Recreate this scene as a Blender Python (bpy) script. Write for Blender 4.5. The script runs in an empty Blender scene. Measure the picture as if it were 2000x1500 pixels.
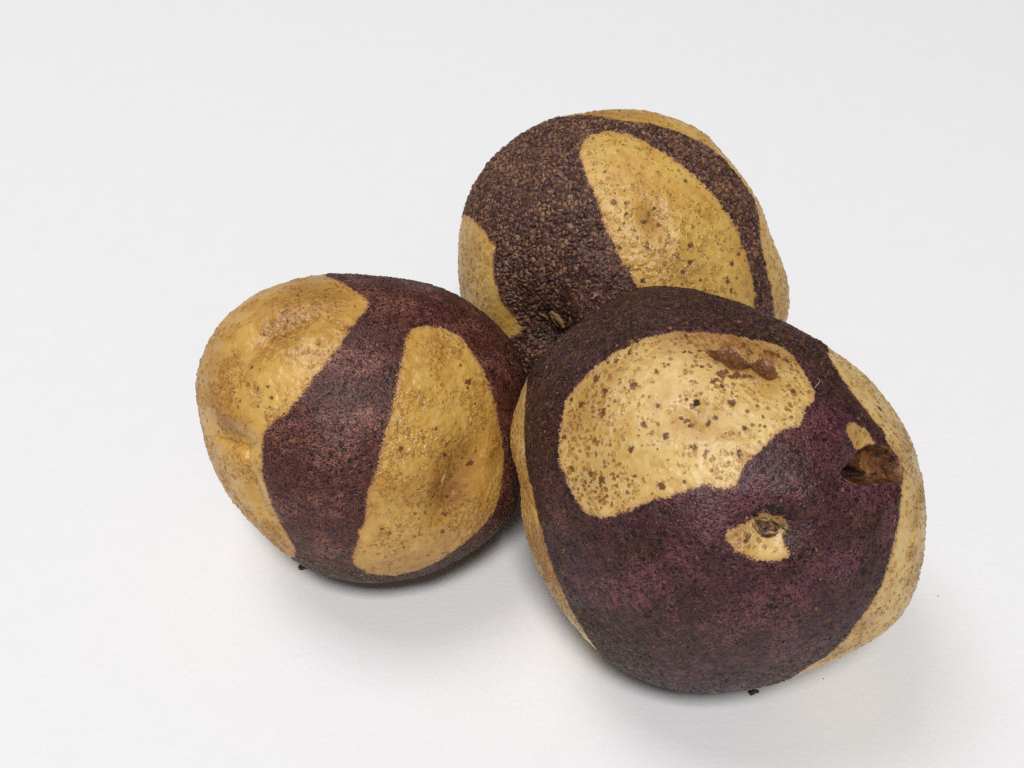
import bpy, math, random
import numpy as np
from mathutils import Matrix, Vector, noise as mnoise

# ------------------------------------------------------------------ camera, light, exposure
scene = bpy.context.scene
PITCH = math.radians(44)
cam_data = bpy.data.cameras.new('camera')
cam_data.lens = 40.0
cam_data.sensor_width = 36.0
cam_data.clip_start = 0.01
cam_data.clip_end = 20.0
cam = bpy.data.objects.new('camera', cam_data)
scene.collection.objects.link(cam)
cam.location = (0.0, -0.21746, 0.21)
cam.rotation_euler = (math.pi / 2 - PITCH, 0, 0)
scene.camera = cam
cam_data.dof.use_dof = True
cam_data.dof.focus_distance = 0.228
cam_data.dof.aperture_fstop = 70.0

world = bpy.data.worlds.new('World')
scene.world = world
world.use_nodes = True
world.node_tree.nodes['Background'].inputs[0].default_value = (0.97, 0.985, 1.0, 1)
world.node_tree.nodes['Background'].inputs[1].default_value = 0.13


def area_light(name, loc, target, sx, sy, watts, col):
    ld = bpy.data.lights.new(name, 'AREA')
    ld.shape = 'RECTANGLE'
    ld.size, ld.size_y = sx, sy
    ld.energy = watts
    ld.color = col
    o = bpy.data.objects.new(name, ld)
    scene.collection.objects.link(o)
    o.location = loc
    o.rotation_euler = (Vector(target) - Vector(loc)).to_track_quat('-Z', 'Y').to_euler()
    return o


area_light('ceiling_lamp_near', (-0.10, -1.55, 2.98), (0.0, -0.02, 0.0), 0.85, 0.60, 78.0, (1.0, 0.985, 0.97))
area_light('ceiling_lamp_far', (-0.65, 0.42, 2.00), (0.0, 0.15, 0.0), 0.9, 0.9, 15.0, (0.98, 0.985, 1.0))

vs = scene.view_settings
vs.view_transform = 'Standard'
vs.look = 'None'
vs.exposure = 0.0
vs.gamma = 1.0
vs.use_curve_mapping = False
scene.render.engine = 'CYCLES'
scene.cycles.use_denoising = False
scene.cycles.max_bounces = 5
scene.cycles.diffuse_bounces = 3
scene.cycles.glossy_bounces = 2
scene.cycles.transmission_bounces = 0
scene.cycles.caustics_reflective = False

rng = np.random.default_rng(7)
random.seed(7)


# ------------------------------------------------------------------ node helpers
class Net:
    def __init__(self, name):
        self.mat = bpy.data.materials.new(name)
        self.mat.use_nodes = True
        self.nt = self.mat.node_tree
        self.nt.nodes.clear()

    def n(self, kind, **kw):
        nd = self.nt.nodes.new(kind)
        for k, v in kw.items():
            setattr(nd, k, v)
        return nd

    def put(self, sock, v):
        if isinstance(v, bpy.types.NodeSocket):
            self.nt.links.new(v, sock)
        elif isinstance(v, (tuple, list)):
            if sock.type == 'RGBA':
                sock.default_value = tuple(v)[:3] + (1,)
            else:
                sock.default_value = tuple(v)[:3]
        elif sock.type == 'VECTOR':
            sock.default_value = (v, v, v)
        else:
            sock.default_value = v

    def m(self, op, a, b=0.0, c=0.0, clamp=False):
        nd = self.n('ShaderNodeMath', operation=op, use_clamp=clamp)
        for i, v in enumerate((a, b, c)):
            self.put(nd.inputs[i], v)
        return nd.outputs[0]

    def add(self, a, b): return self.m('ADD', a, b)
    def sub(self, a, b): return self.m('SUBTRACT', a, b)
    def mul(self, a, b): return self.m('MULTIPLY', a, b)

    def step(self, v, lo, hi, a=0.0, b=1.0):
        nd = self.n('ShaderNodeMapRange', interpolation_type='SMOOTHSTEP')
        for i, x in enumerate((v, lo, hi, a, b)):
            self.put(nd.inputs[i], x)
        return nd.outputs[0]

    def vm(self, op, a, b=(0, 0, 0), s=None):
        nd = self.n('ShaderNodeVectorMath', operation=op)
        self.put(nd.inputs[0], a)
        if s is not None:
            self.put(nd.inputs['Scale'], s)
        else:
            self.put(nd.inputs[1], b)
        return nd.outputs[0]

    def noise(self, vec, scale, detail=2.0, rough=0.5, color=False):
        nd = self.n('ShaderNodeTexNoise')
        self.put(nd.inputs['Vector'], vec)
        nd.inputs['Scale'].default_value = scale
        nd.inputs['Detail'].default_value = detail
        nd.inputs['Roughness'].default_value = rough
        return nd.outputs['Color' if color else 'Fac']

    def vor(self, vec, scale, feature='F1', rnd=1.0):
        nd = self.n('ShaderNodeTexVoronoi', feature=feature)
        self.put(nd.inputs['Vector'], vec)
        nd.inputs['Scale'].default_value = scale
        nd.inputs['Randomness'].default_value = rnd
        return nd

    def mix(self, fac, a, b):
        nd = self.n('ShaderNodeMix', data_type='RGBA')
        self.put(nd.inputs[0], fac)
        self.put(nd.inputs[6], a)
        self.put(nd.inputs[7], b)
        return nd.outputs[2]

    def attr(self, name, out='Fac'):
        return self.n('ShaderNodeAttribute', attribute_name=name).outputs[out]

    def xyz(self, v):
        nd = self.n('ShaderNodeSeparateXYZ')
        self.put(nd.inputs[0], v)
        return nd.outputs

    def mm(self, seed=(0, 0, 0)):
        co = self.n('ShaderNodeTexCoord').outputs['Object']
        return self.vm('ADD', self.vm('SCALE', co, s=1000.0), seed)

    def finish(self, color, rough, height_mm=None, spec=0.4, sss=0.0, sss_col=None, method='BOTH', normal=None):
        b = self.n('ShaderNodeBsdfPrincipled')
        self.put(b.inputs['Base Color'], color)
        self.put(b.inputs['Roughness'], rough)
        self.put(b.inputs['Specular IOR Level'], spec)
        if not isinstance(sss, float) or sss > 0:
            self.put(b.inputs['Subsurface Weight'], sss)
            b.inputs['Subsurface Radius'].default_value = (1.0, 0.5, 0.15)
            b.inputs['Subsurface Scale'].default_value = 0.0016
        if normal is not None:
            self.put(b.inputs['Normal'], normal)
        out = self.n('ShaderNodeOutputMaterial')
        self.nt.links.new(b.outputs[0], out.inputs[0])
        if height_mm is not None:
            d = self.n('ShaderNodeDisplacement')
            d.inputs['Midlevel'].default_value = 0.0
            d.inputs['Scale'].default_value = 0.001
            self.put(d.inputs['Height'], height_mm)
            self.nt.links.new(d.outputs[0], out.inputs['Displacement'])
            self.mat.displacement_method = method
        return self.mat


def skin_material(name, q):
    g = Net(name)
    P = g.mm(q['seed'])
    A = g.attr
    yel, stain, spot, cork, rot = A('yellow'), A('stain'), A('spot'), A('cork'), A('rot')
    low, low2, mid, patch = A('low'), A('low2'), A('mid'), A('patch')
    Pw = g.vm('ADD', P, g.vm('SCALE', A('warp', 'Vector'), s=q.get('warp', .8)))
    stain = g.m('MAXIMUM', stain, g.mul(spot, .55))
    fine = g.noise(P, 3.4, 2, .6)
    
    # ---- purple skin: fine pale net over dark pigment
    net_n = g.noise(Pw, q['net'], 2.0, 0.6)
    edge = g.add(g.add(g.add(yel, g.mul(g.sub(fine, .5), q['fray'])), g.mul(g.sub(mid, .5), 0.9)), g.mul(g.sub(net_n, .5), 1.6))
    Y = g.step(edge, -0.26, 0.30)
    ridge = g.m('SUBTRACT', 1.0, g.m('ABSOLUTE', g.mul(g.sub(net_n, .5), q['netk'])), clamp=True)
    ridge = g.mul(ridge, g.step(patch, .30, .62, .45, 1.0))
    worn = g.step(low2, .35, .70)
    dark = g.mix(g.step(low, .32, .66), q['dark_a'], q['dark_b'])
    pale = g.mix(worn, q['net_a'], q['net_b'])
    netted = g.mix(g.mul(g.m('POWER', ridge, .8), g.add(.70, g.mul(worn, .30))), dark, pale)
    # corky scales
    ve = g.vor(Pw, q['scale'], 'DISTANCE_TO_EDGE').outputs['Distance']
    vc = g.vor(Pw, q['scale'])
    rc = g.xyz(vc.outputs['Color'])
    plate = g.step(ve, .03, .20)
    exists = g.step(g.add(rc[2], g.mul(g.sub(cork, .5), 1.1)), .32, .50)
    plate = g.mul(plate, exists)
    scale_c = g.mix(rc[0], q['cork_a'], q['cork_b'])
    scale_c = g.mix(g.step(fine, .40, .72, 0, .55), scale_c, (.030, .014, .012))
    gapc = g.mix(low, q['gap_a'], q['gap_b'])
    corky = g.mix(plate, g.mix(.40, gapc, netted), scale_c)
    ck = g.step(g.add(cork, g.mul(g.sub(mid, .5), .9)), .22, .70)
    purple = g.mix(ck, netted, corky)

    # ---- yellow skin
    yb = g.mix(g.step(low, .30, .70), q['yel_a'], q['yel_b'])
    yb = g.mix(g.step(low2, .45, .75, 0, .7), yb, q['yel_c'])
    yb = g.mix(g.step(mid, .48, .80, 0, .35), yb, q['yel_d'])
    yb = g.mix(g.step(mid, .48, .22, 0, .35), yb, (.44, .205, .035))
    # corky lenticels: rings and filled grains
    Pr = g.vm('ADD', P, g.vm('SCALE', A('warp2', 'Vector'), s=q['ringwarp']))
    vr = g.vor(Pr, q['ring'])
    rr = g.xyz(vr.outputs['Color'])
    dens = g.add(g.add(g.add(q['dens'], A('pores')), g.mul(stain, .40)), g.mul(g.sub(A('clump'), .5), q['densvar']))
    on = g.step(g.sub(dens, rr[0]), -.02, .04)
    rad = g.add(.28, g.mul(rr[1], .24))
    dd = g.sub(vr.outputs['Distance'], rad)
    ring = g.mul(g.step(g.m('ABSOLUTE', dd), q['ringw'], .01), g.step(patch, .28, .48, .25, 1.0))
    fill = g.step(dd, .06, -.06)
    solid = g.step(g.add(rr[2], g.mul(stain, .6)), q['solid'], q['solid'] + .15)
    dot = g.mul(on, g.mul(g.step(A('low2'), .25, .7, .70, 1.0), g.m('MAXIMUM', ring, g.mul(fill, g.add(g.add(.15, g.mul(A('pores'), .25)), g.mul(solid, .60))))))
    if q['crackle_amt'] > 0:                       # hairline crackle
        crk = g.vor(Pw, q['crackle'], 'DISTANCE_TO_EDGE').outputs['Distance']
        crk = g.mul(g.mul(g.step(crk, .09, .0), g.step(A('clump'), .40, .60)), q['crackle_amt'])
    else:
        crk = g.mul(stain, 0.0)
    yellow = g.mix(g.mul(stain, g.step(g.add(fine, g.mul(mid, .6)), .50, 1.0, .40, 1.0)), yb, (.25, .095, .016))
    yellow = g.mix(g.m('MAXIMUM', dot, crk), yellow, g.mix(rr[1], (.16, .050, .007), (.32, .130, .022)))
    yellow = g.mix(g.step(yel, 1.3, 0.1, 0.0, .45), yellow, (.46, .215, .085))
    col = g.mix(Y, purple, yellow)
    # single brown / black specks
    sp = g.step(g.add(spot, g.mul(g.sub(g.noise(P, 1.7, 2), .5), 1.3)), .34, .56)
    sp = g.mul(sp, g.step(spot, .05, .25))
    col = g.mix(g.mul(sp, .92), col, g.mix(Y, g.mix(A('ochre'), (.010, .007, .006), (.22, .11, .03)), g.mix(fine, (.070, .021, .005), (.20, .066, .012))))
    rotc = g.mix(g.step(g.add(mid, g.mul(g.sub(fine, .5), .6)), .35, .65), (.022, .008, .003), (.20, .075, .014))
    rm = g.step(g.add(rot, g.mul(g.sub(g.add(mid, g.mul(fine, .5)), .72), 2.0)), -.2, .35)
    col = g.mix(rm, col, rotc)

    # ---- relief in mm: real displacement of the dense mesh, plus a little bump for the finest grain
    hp = g.mul(g.add(ridge, g.mul(net_n, .8)), q['neth'])
    hs = g.add(g.mul(plate, g.add(.06, g.mul(rc[1], .12))), g.mul(g.sub(vc.outputs['Distance'], .4), -.06))
    hp = g.add(hp, g.mul(g.mul(ck, hs), q['corkh']))
    hy = g.add(g.mul(A('peel'), q['peel']), g.mul(on, g.add(g.mul(ring, .12), g.mul(fill, .10))))
    hy = g.sub(hy, g.mul(crk, .10))
    hh = g.add(g.mul(hp, g.sub(1.0, Y)), g.mul(hy, Y))
    hh = g.add(hh, g.mul(g.sub(mid, .5), .20))
    hh = g.sub(hh, g.mul(sp, .10))
    hh = g.add(hh, g.mul(g.mul(rm, g.sub(g.add(mid, g.mul(fine, .5)), 1.3)), .35))
    bh = g.add(g.mul(fine, .050), g.mul(g.mul(net_n, g.sub(1.0, Y)), .16))
    bump = g.n('ShaderNodeBump')
    bump.inputs['Strength'].default_value = 1.0
    bump.inputs['Distance'].default_value = 0.001
    g.put(bump.inputs['Height'], bh)
    rough = g.add(g.add(q['rough'], g.mul(Y, -.01)), g.mul(fine, .12))
    rough = g.add(rough, g.mul(ck, .03))
    return g.finish(col, rough, hh, spec=g.add(.34, g.mul(Y, .16)), sss=g.mul(Y, .10), method='DISPLACEMENT', normal=bump.outputs[0])


def flake_material():
    g = Net('dry_skin_flake')
    c = g.attr('tint', 'Color')
    P = g.mm()
    c = g.mix(g.mul(g.noise(P, 2.5, 2), .7), c, g.vm('SCALE', c, s=.35))
    return g.finish(c, .7, spec=.3)


def crust_material(name, a, b, c, scale=1.0, rough=.55):
    g = Net(name)
    P = g.mm()
    n1 = g.noise(P, .8 * scale, 4, .6)
    n2 = g.noise(P, 2.2 * scale, 3, .6)
    col = g.mix(g.step(n1, .36, .64), a, b)
    col = g.mix(g.step(n2, .52, .72), col, c)
    hh = g.add(g.mul(n1, .20), g.mul(n2, .12))
    return g.finish(col, rough, hh, spec=.4, method='BUMP')


def paper_material():
    g = Net('white_paper')
    P = g.mm()
    f1 = g.noise(P, .9, 4, .6)
    f2 = g.noise(g.vm('MULTIPLY', P, (1, .35, 1)), 2.6, 3)
    tint = g.noise(P, .018, 4, .6)
    cloud = g.noise(P, .12, 4, .65)
    col = g.mix(g.step(tint, .38, .62), (.865, .862, .880), (.865, .868, .876))
    col = g.mix(g.step(cloud, .35, .70, 0, .35), col, (.835, .835, .845))
    col = g.mix(g.step(f2, .50, .80, 0, .22), col, (.75, .75, .76))
    col = g.mix(g.step(f1, .50, .75, 0, .18), col, (.76, .76, .765))
    fib = g.noise(g.vm('MULTIPLY', P, (.25, 1, 1)), .9, 3)
    hh = g.add(g.mul(f1, .09), g.add(g.mul(f2, .03), g.mul(fib, .05)))
    return g.finish(col, .75, hh, spec=.25, method='BUMP')


# ------------------------------------------------------------------ surface the potatoes rest on
pm = bpy.data.meshes.new('paper_sheet')
S_ = 0.9
pm.from_pydata([(-S_, -S_, 0), (S_, -S_, 0), (S_, S_, 0), (-S_, S_, 0)], [], [(0, 1, 2, 3)])
paper = bpy.data.objects.new('paper_sheet', pm)
scene.collection.objects.link(paper)
pm.materials.append(paper_material())
paper['kind'] = 'structure'
paper['label'] = 'plain white sheet of paper under the potatoes'

# ------------------------------------------------------------------ the potatoes, each in its own space (mm)
# R: radii round the waist, D: half depth along the axis; outlines in (angle from axis) * (cos, sin)
POTATO = {"left":{"loc":[-0.03347,-0.04596,0.03074],
 "rot":[[0.99101,-0.005246,0.133683],[0.096238,0.722079,-0.685085],[-0.092936,0.691791,0.716092]],
 "D":30.561,
 "R":[36.4,36.66,37.21,37.87,38.48,38.85,38.53,38.09,37.52,36.99,36.55,36.1,35.58,35.07,34.56,34.12,33.7,33.42,33.48,33.59,33.85,34.14,34.58,35.01,35.63,36.31,36.69,37.03,37.3,37.17,37.05,36.64,36.21,35.43,34.52,33.48,32.55,32.03,31.5,31.13,30.77,30.44,30.13,29.83,29.8,29.89,29.99,30.26,30.59,31.02,31.52,31.78,31.95,32.2,32.5,32.79,33.07,33.36,33.91,34.46,34.88,35.29,35.85,36.46,37.12,37.76,38.31,38.15,37.29,36.82,36.44,36.33],
 "yellow":[[[-0.3581,1.4609],[-0.2396,1.2168],[-0.1228,1.0999],[-0.0044,0.9589],[0.0641,0.8704],[0.0544,0.7794],[0.0031,0.6981],[-0.0382,0.6071],[-0.0968,0.5141],[-0.1569,0.4108],[-0.2116,0.3077],[-0.272,0.21],[-0.3443,0.1347],[-0.4392,0.0647],[-0.517,0.0206],[-0.5737,-0.0414],[-0.6214,-0.1474],[-0.65,-0.2816],[-0.6534,-0.4465],[-0.6306,-0.5794],[-0.5956,-0.7181],[-0.556,-0.8425],[-0.5149,-0.9551],[-0.5147,-1.0468],[-0.6855,-1.3128],[-1.1877,-1.7204],[-1.9667,-1.0974],[-2.2159,-0.3072],[-2.0263,0.586],[-1.589,1.3938],[-1.0179,1.8033],[-0.5405,1.659]],[[0.3245,0.6029],[0.3974,0.6303],[0.4838,0.6343],[0.5666,0.6049],[0.632,0.5588],[0.668,0.4867],[0.7056,0.4123],[0.7449,0.3144],[0.7907,0.2224],[0.8294,0.1162],[0.8795,0.007],[0.9178,-0.1226],[0.9401,-0.2732],[0.9305,-0.3785],[0.9047,-0.4842],[0.8655,-0.5817],[0.8258,-0.6813],[0.75,-0.7833],[0.6765,-0.8894],[0.5799,-0.9912],[0.4723,-1.062],[0.3314,-1.1474],[0.171,-1.1483],[0.0465,-1.0897],[-0.0293,-0.9986],[-0.0437,-0.8895],[-0.0116,-0.7478],[0.024,-0.5936],[0.0431,-0.4621],[0.0613,-0.3565],[0.0847,-0.2569],[0.1093,-0.1757],[0.127,-0.0863],[0.1439,0.0087],[0.1683,0.0894],[0.1931,0.189],[0.2251,0.2956],[0.2503,0.4103],[0.2712,0.5028],[0.2936,0.5686]]],
 "dents":[[[-15.5,19.04,22.51],[0.925,0.379,0.04],7.5,3.0,2.1],[[-14.7,23.18,19.65],[0.964,0.261,0.044],8,3,-0.6],[[-10.87,16.2,25.65],[0.903,0.42,-0.091],9,2.6,-0.9],[[-23.77,-1.89,20.87],[-0.656,0.296,-0.695],6.0,2.6,2.2],[[-24.98,3.36,20.79],[0.744,-0.379,0.55],7.5,3,-0.9],[[18.65,-12.5,24.13],[0.309,0.944,0.114],8.5,4.6,2.7],[[24.57,-9.62,21.49],[0.246,0.969,0.024],7,2.4,-0.7],[[-20.17,-12.3,18.78],[0.277,-0.833,-0.479],9,1.8,0.9],[[-16.31,-9.08,23.94],[0.144,-0.895,-0.423],9,2.5,-0.5],[[5.86,3.71,30.04],[0.817,0.544,-0.191],9,6,-0.5]],
 "creases":[[[[-28.42,-1.43,14.92],[-26.21,-2.37,17.88],[-24.11,-3.07,20.09],[-22.59,-3.53,21.44]],0.6,0.7],[[[-22.21,-3.29,21.89],[-21.69,-6.12,21.19],[-21.59,-9.0,19.7],[-21.32,-12.42,17.4],[-20.07,-15.91,15.48],[-19.22,-17.93,14.26],[-17.38,-20.45,13.38]],0.5,0.6],[[[-17.62,18.21,22.03],[-15.51,19.09,22.47],[-13.11,20.15,22.68],[-11.04,21.25,22.52],[-9.1,22.04,22.38]],0.6,0.7]],
 "stains":[[[-32.2,14.86,7.46],7,0.38],[[-29.09,-8.59,6.52],7,0.38],[[-14.79,29.69,10.32],7,0.3],[[10.58,-29.93,10.99],7,0.38],[[-18.88,-21.27,9.41],6,0.35],[[27.27,-1.39,20.9],6,0.25],[[19.12,-10.45,24.63],5.5,0.75],[[17.67,-15.06,23.45],4.5,0.6],[[20.61,-4.37,25.24],4,0.5],[[17.51,-22.1,18.65],4,0.5],[[-14.1,21.71,21.16],5,0.35],[[-6.15,26.71,18.36],5,0.4],[[-24.99,2.45,20.66],6,0.35],[[-29.63,8.19,15.25],5,0.3],[[4.14,-28.39,15.53],5,0.35],[[23.89,-18.14,17.67],3,0.4],[[-9.39,29.31,13.84],5,0.3]],  # first entries make the yellow browner along the outline
 "spots":[[[-1.66,19.63,24.92],0.6,1],[[5.71,9.04,29.14],0.55,1],[[-3.12,7.06,29.82],0.6,0.9],[[-8.23,3.41,29.61],0.6,0.9],[[-1.4,-6.1,29.96],0.6,1],[[-5.24,-5.0,29.63],0.5,0.9],[[4.59,0.98,30.33],0.5,0.7],[[21.74,9.25,23.98],0.8,0.75],[[8.06,-3.81,29.65],0.7,0.7],[[-26.71,8.11,19.0],0.6,0.6],[[-19.18,7.67,25.04],0.55,0.6],[[-16.49,6.09,26.65],0.5,0.7],[[-20.43,12.05,23.27],0.5,0.7],[[4.7,-19.54,24.66],0.6,0.6],[[5.82,-20.99,23.54],0.4,0.6],[[17.76,-17.75,21.89],0.7,0.6],[[-12.12,26.68,16.82],0.55,0.6],[[-6.65,26.28,18.78],0.6,0.6],[[12.47,4.68,28.63],0.45,0.6],[[15.81,13.67,25.23],0.4,0.6],[[2.61,28.25,16.49],0.6,0.8],[[-11.93,27.21,16.18],0.5,0.6],[[-14.1,21.65,21.21],0.35,0.8],[[-18.91,19.06,20.78],0.4,0.7],[[-12.08,26.6,16.93],0.45,0.6],[[-11.22,27.78,15.66],0.45,0.6],[[21.7,8.12,24.28],0.5,0.7],[[22.72,-7.11,23.46],0.9,0.8],[[18.78,-14.42,23.21],0.45,0.9],[[17.23,-5.36,26.72],0.6,0.7],[[17.04,-21.03,19.87],0.7,0.7],[[15.22,-13.94,25.06],0.6,0.6]],
 "pores":[[[-8.18,26.13,18.66],8,0.5],[[-14.02,20.07,22.42],7,0.4],[[-28.48,10.2,16.58],9,0.35],[[-24.99,2.95,20.74],6,0.4],[[16.01,-12.4,25.36],9,0.25],[[4.08,-25.93,18.98],8,0.35],[[-20.59,-16.71,13.79],7,0.3]],
 "slivers":[],
 "parts":{"eye":[[[-0.507,0.5988],[-0.4854,0.6135],[-0.4585,0.6245],[-0.4376,0.614],[-0.4437,0.5938],[-0.4705,0.584],[-0.4947,0.5849]],[[0.4743,-0.3707],[0.4776,-0.3193],[0.5021,-0.2755],[0.5021,-0.2316],[0.5273,-0.2282],[0.5395,-0.2877],[0.5271,-0.348],[0.5066,-0.3834]],[[0.5731,-0.4048],[0.5829,-0.368],[0.6068,-0.3808],[0.6084,-0.4191],[0.5892,-0.4339]],[[-0.7971,-0.1145],[-0.768,-0.1092],[-0.7628,-0.1387],[-0.7917,-0.1443]]]}},
 "back":{"loc":[0.02736,0.00763,0.03598],
 "rot":[[0.995352,-0.010505,-0.095726],[-0.069273,0.61241,-0.787499],[0.066896,0.79047,0.608836]],
 "D":35.071,
 "R":[37.71,36.56,35.75,35.66,35.46,35.19,34.97,34.8,34.8,34.91,35.2,35.78,35.89,35.68,35.6,35.68,35.86,35.87,35.85,36.0,36.3,36.61,37.18,37.74,38.2,38.59,39.0,39.42,39.87,40.34,40.66,40.94,40.97,40.96,40.92,40.85,40.79,40.87,40.99,41.19,41.4,41.52,41.58,41.59,41.55,41.49,41.07,40.65,40.21,39.73,39.25,38.85,38.68,38.52,38.35,38.66,38.96,39.27,39.72,40.35,40.99,41.6,42.11,42.62,43.06,43.38,43.59,43.08,42.44,41.56,40.46,39.14],
 "yellow":[[[-0.2762,0.7213],[-0.2604,0.7978],[-0.2051,0.8628],[-0.1196,0.8971],[-0.0182,0.8981],[0.0581,0.8744],[0.1461,0.8303],[0.2342,0.7782],[0.3231,0.7219],[0.4129,0.6601],[0.4941,0.6087],[0.5726,0.5327],[0.6489,0.4543],[0.7055,0.3728],[0.7575,0.2792],[0.791,0.1751],[0.8102,0.0627],[0.812,-0.0431],[0.8143,-0.1431],[0.8149,-0.2299],[0.8098,-0.3383],[0.8031,-0.4505],[0.7726,-0.5708],[0.6744,-0.6186],[0.5145,-0.566],[0.368,-0.4561],[0.2583,-0.3424],[0.1674,-0.2395],[0.0956,-0.1621],[0.0528,-0.0951],[0.0149,-0.0285],[-0.0345,0.0405],[-0.0706,0.1127],[-0.0971,0.1861],[-0.1241,0.2612],[-0.147,0.3389],[-0.1759,0.4081],[-0.2063,0.4811],[-0.2454,0.5727],[-0.2709,0.644]],[[-1.1259,0.3296],[-1.0108,0.271],[-0.9233,0.2168],[-0.8591,0.1693],[-0.8348,0.1215],[-0.7757,0.1016],[-0.7863,0.0522],[-0.7982,-0.0136],[-0.7892,-0.1013],[-0.7624,-0.188],[-0.7353,-0.2754],[-0.6916,-0.3521],[-0.6636,-0.4153],[-0.6598,-0.4588],[-0.6932,-0.483],[-0.9068,-0.6244],[-1.3943,-0.7909],[-1.6886,-0.5642],[-1.8064,-0.1489],[-1.7171,0.1838],[-1.5392,0.3384],[-1.4344,0.4111]],[[-0.5635,1.2351],[-0.3615,1.1803],[-0.2043,1.1282],[-0.0745,1.0545],[0.0624,1.0309],[0.1861,1.038],[0.3202,1.0369],[0.4261,1.0144],[0.5229,0.9614],[0.619,0.9393],[0.734,0.9279],[0.884,0.8601],[1.0214,0.7236],[1.1113,0.5769],[1.1469,0.4294],[1.1084,0.264],[1.0368,0.1151],[1.0075,0.0076],[0.9934,-0.0914],[0.9892,-0.186],[1.0092,-0.2824],[1.0346,-0.3832],[1.0624,-0.4919],[1.2612,-0.7481],[1.7623,-0.91],[2.3176,-0.4973],[2.4694,0.4558],[2.015,1.4078],[1.1499,1.9765],[0.1938,2.1819],[-0.5032,1.8833]]],
 "dents":[[[-17.53,-18.01,27.59],[0.556,-0.791,-0.255],9,7,6.0],[[7.79,8.81,32.95],[0.638,-0.77,0.012],4.5,3,1.5],[[11.47,5.44,32.73],[0.438,-0.899,0.009],5,2.6,-1.0],[[2.82,-15.26,32.26],[0.826,0.557,0.087],20,14,-0.4],[[-24.8,-1.47,28.16],[0.349,-0.935,0.062],16,7,0.5]],
 "creases":[[[[34.94,1.3,12.77],[32.5,4.61,15.53],[32.31,7.98,13.3]],0.7,0.4]],
 "stains":[[[-38.25,-6.37,11.82],6,0.4],[[-30.4,-13.37,21.24],6,0.35],[[37.15,-10.57,12.93],6,0.35],[[26.93,2.58,24.35],5,0.2],[[6.34,8.82,33.29],3.5,0.55],[[9.45,0.46,33.99],4,0.25],[[13.96,-3.49,32.82],4,0.4],[[-35.49,0.98,17.74],5,0.35],[[23.96,17.84,17.84],5,0.2],[[-1.77,32.2,16.1],10,0.35],[[-10.3,34.0,9.61],8,0.45],[[28.12,-6.6,24.8],4,0.3],[[-17.04,-22.7,24.84],9,0.5]],
 "spots":[[[-20.51,-19.33,25.44],2.2,0.62],[[-13.7,-13.19,31.02],1.8,0.58],[[-16.38,-21.67,25.85],3,0.75],[[-17.54,-11.84,30.16],1.5,0.5],[[4.61,7.94,33.82],0.6,1],[[8.29,7.41,33.19],0.6,0.8],[[-1.73,12.21,33.08],0.7,0.9],[[0.94,9.65,33.8],0.55,0.8],[[5.44,2.1,34.6],0.7,0.8],[[14.68,2.52,32.15],0.7,0.9],[[14.51,-0.99,32.6],0.7,0.8],[[13.0,-3.14,33.13],0.5,0.8],[[4.45,-4.88,34.64],0.7,0.8],[[24.29,-1.45,27.53],0.7,0.9],[[23.23,-5.34,28.45],0.7,0.8],[[26.14,0.75,25.64],0.6,0.8],[[14.05,17.17,26.88],0.6,0.8],[[11.97,0.21,33.35],0.8,0.6],[[-0.56,2.17,35.01],0.6,0.8],[[-7.8,9.07,33.35],0.6,1],[[25.77,0.52,26.01],0.5,0.6],[[24.1,-7.41,27.78],0.7,0.7],[[7.13,11.11,32.42],0.6,0.7],[[0.23,25.36,25.21],0.5,0.6],[[-3.72,19.14,29.89],0.7,0.6]],  # large leading spots make the stem hollow black
 "pores":[[[8.33,1.58,34.15],14,0.45],[[0.56,9.43,33.87],9,0.35],[[-35.51,-1.43,17.79],10,0.4],[[36.3,-6.92,14.47],8,0.4],[[13.97,-4.05,32.8],8,0.2],[[7.85,33.69,8.86],14,0.4]],
 "slivers":[[[-0.5273,-0.335],[-0.5234,-0.3558],[-0.5045,-0.3688],[-0.4922,-0.4006]],[[-0.4751,-0.4443],[-0.4648,-0.4666],[-0.448,-0.4895]],[[-0.4061,-0.3367],[-0.3784,-0.3715],[-0.3591,-0.4227]]],
 "parts":{"stem_scar":[[[-0.4748,-0.3321],[-0.4422,-0.3136],[-0.4044,-0.3229],[-0.3771,-0.3609],[-0.355,-0.4153],[-0.3586,-0.4452],[-0.3922,-0.4762],[-0.4213,-0.4926],[-0.4505,-0.4622],[-0.4778,-0.4182],[-0.4847,-0.3749]]],
 "eye":[[[0.2606,0.2246],[0.2812,0.2349],[0.2982,0.1981],[0.3038,0.1614],[0.2783,0.1465],[0.2573,0.1729]]]}},
 "front":{"loc":[0.04133,-0.06833,0.03633],
 "rot":[[0.983951,0.016365,-0.177688],[-0.128359,0.756643,-0.641105],[0.123954,0.653624,0.7466]],
 "D":35.997,
 "R":[39.06,38.82,38.55,38.32,37.84,37.35,36.93,36.65,36.24,35.76,35.29,35.15,34.97,35.05,35.3,35.77,36.46,37.27,38.23,39.51,40.79,42.01,43.09,43.4,43.49,43.54,43.63,44.09,44.4,44.55,44.44,44.07,43.7,43.29,42.17,40.45,39.54,39.68,39.88,39.8,39.69,39.61,39.44,39.38,39.35,39.42,39.7,40.16,40.18,40.22,40.24,40.16,39.94,39.68,39.38,39.01,38.64,38.46,38.24,38.11,38.33,38.69,39.22,39.93,40.84,41.18,41.07,40.65,40.13,39.67,39.39,39.22],
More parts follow.
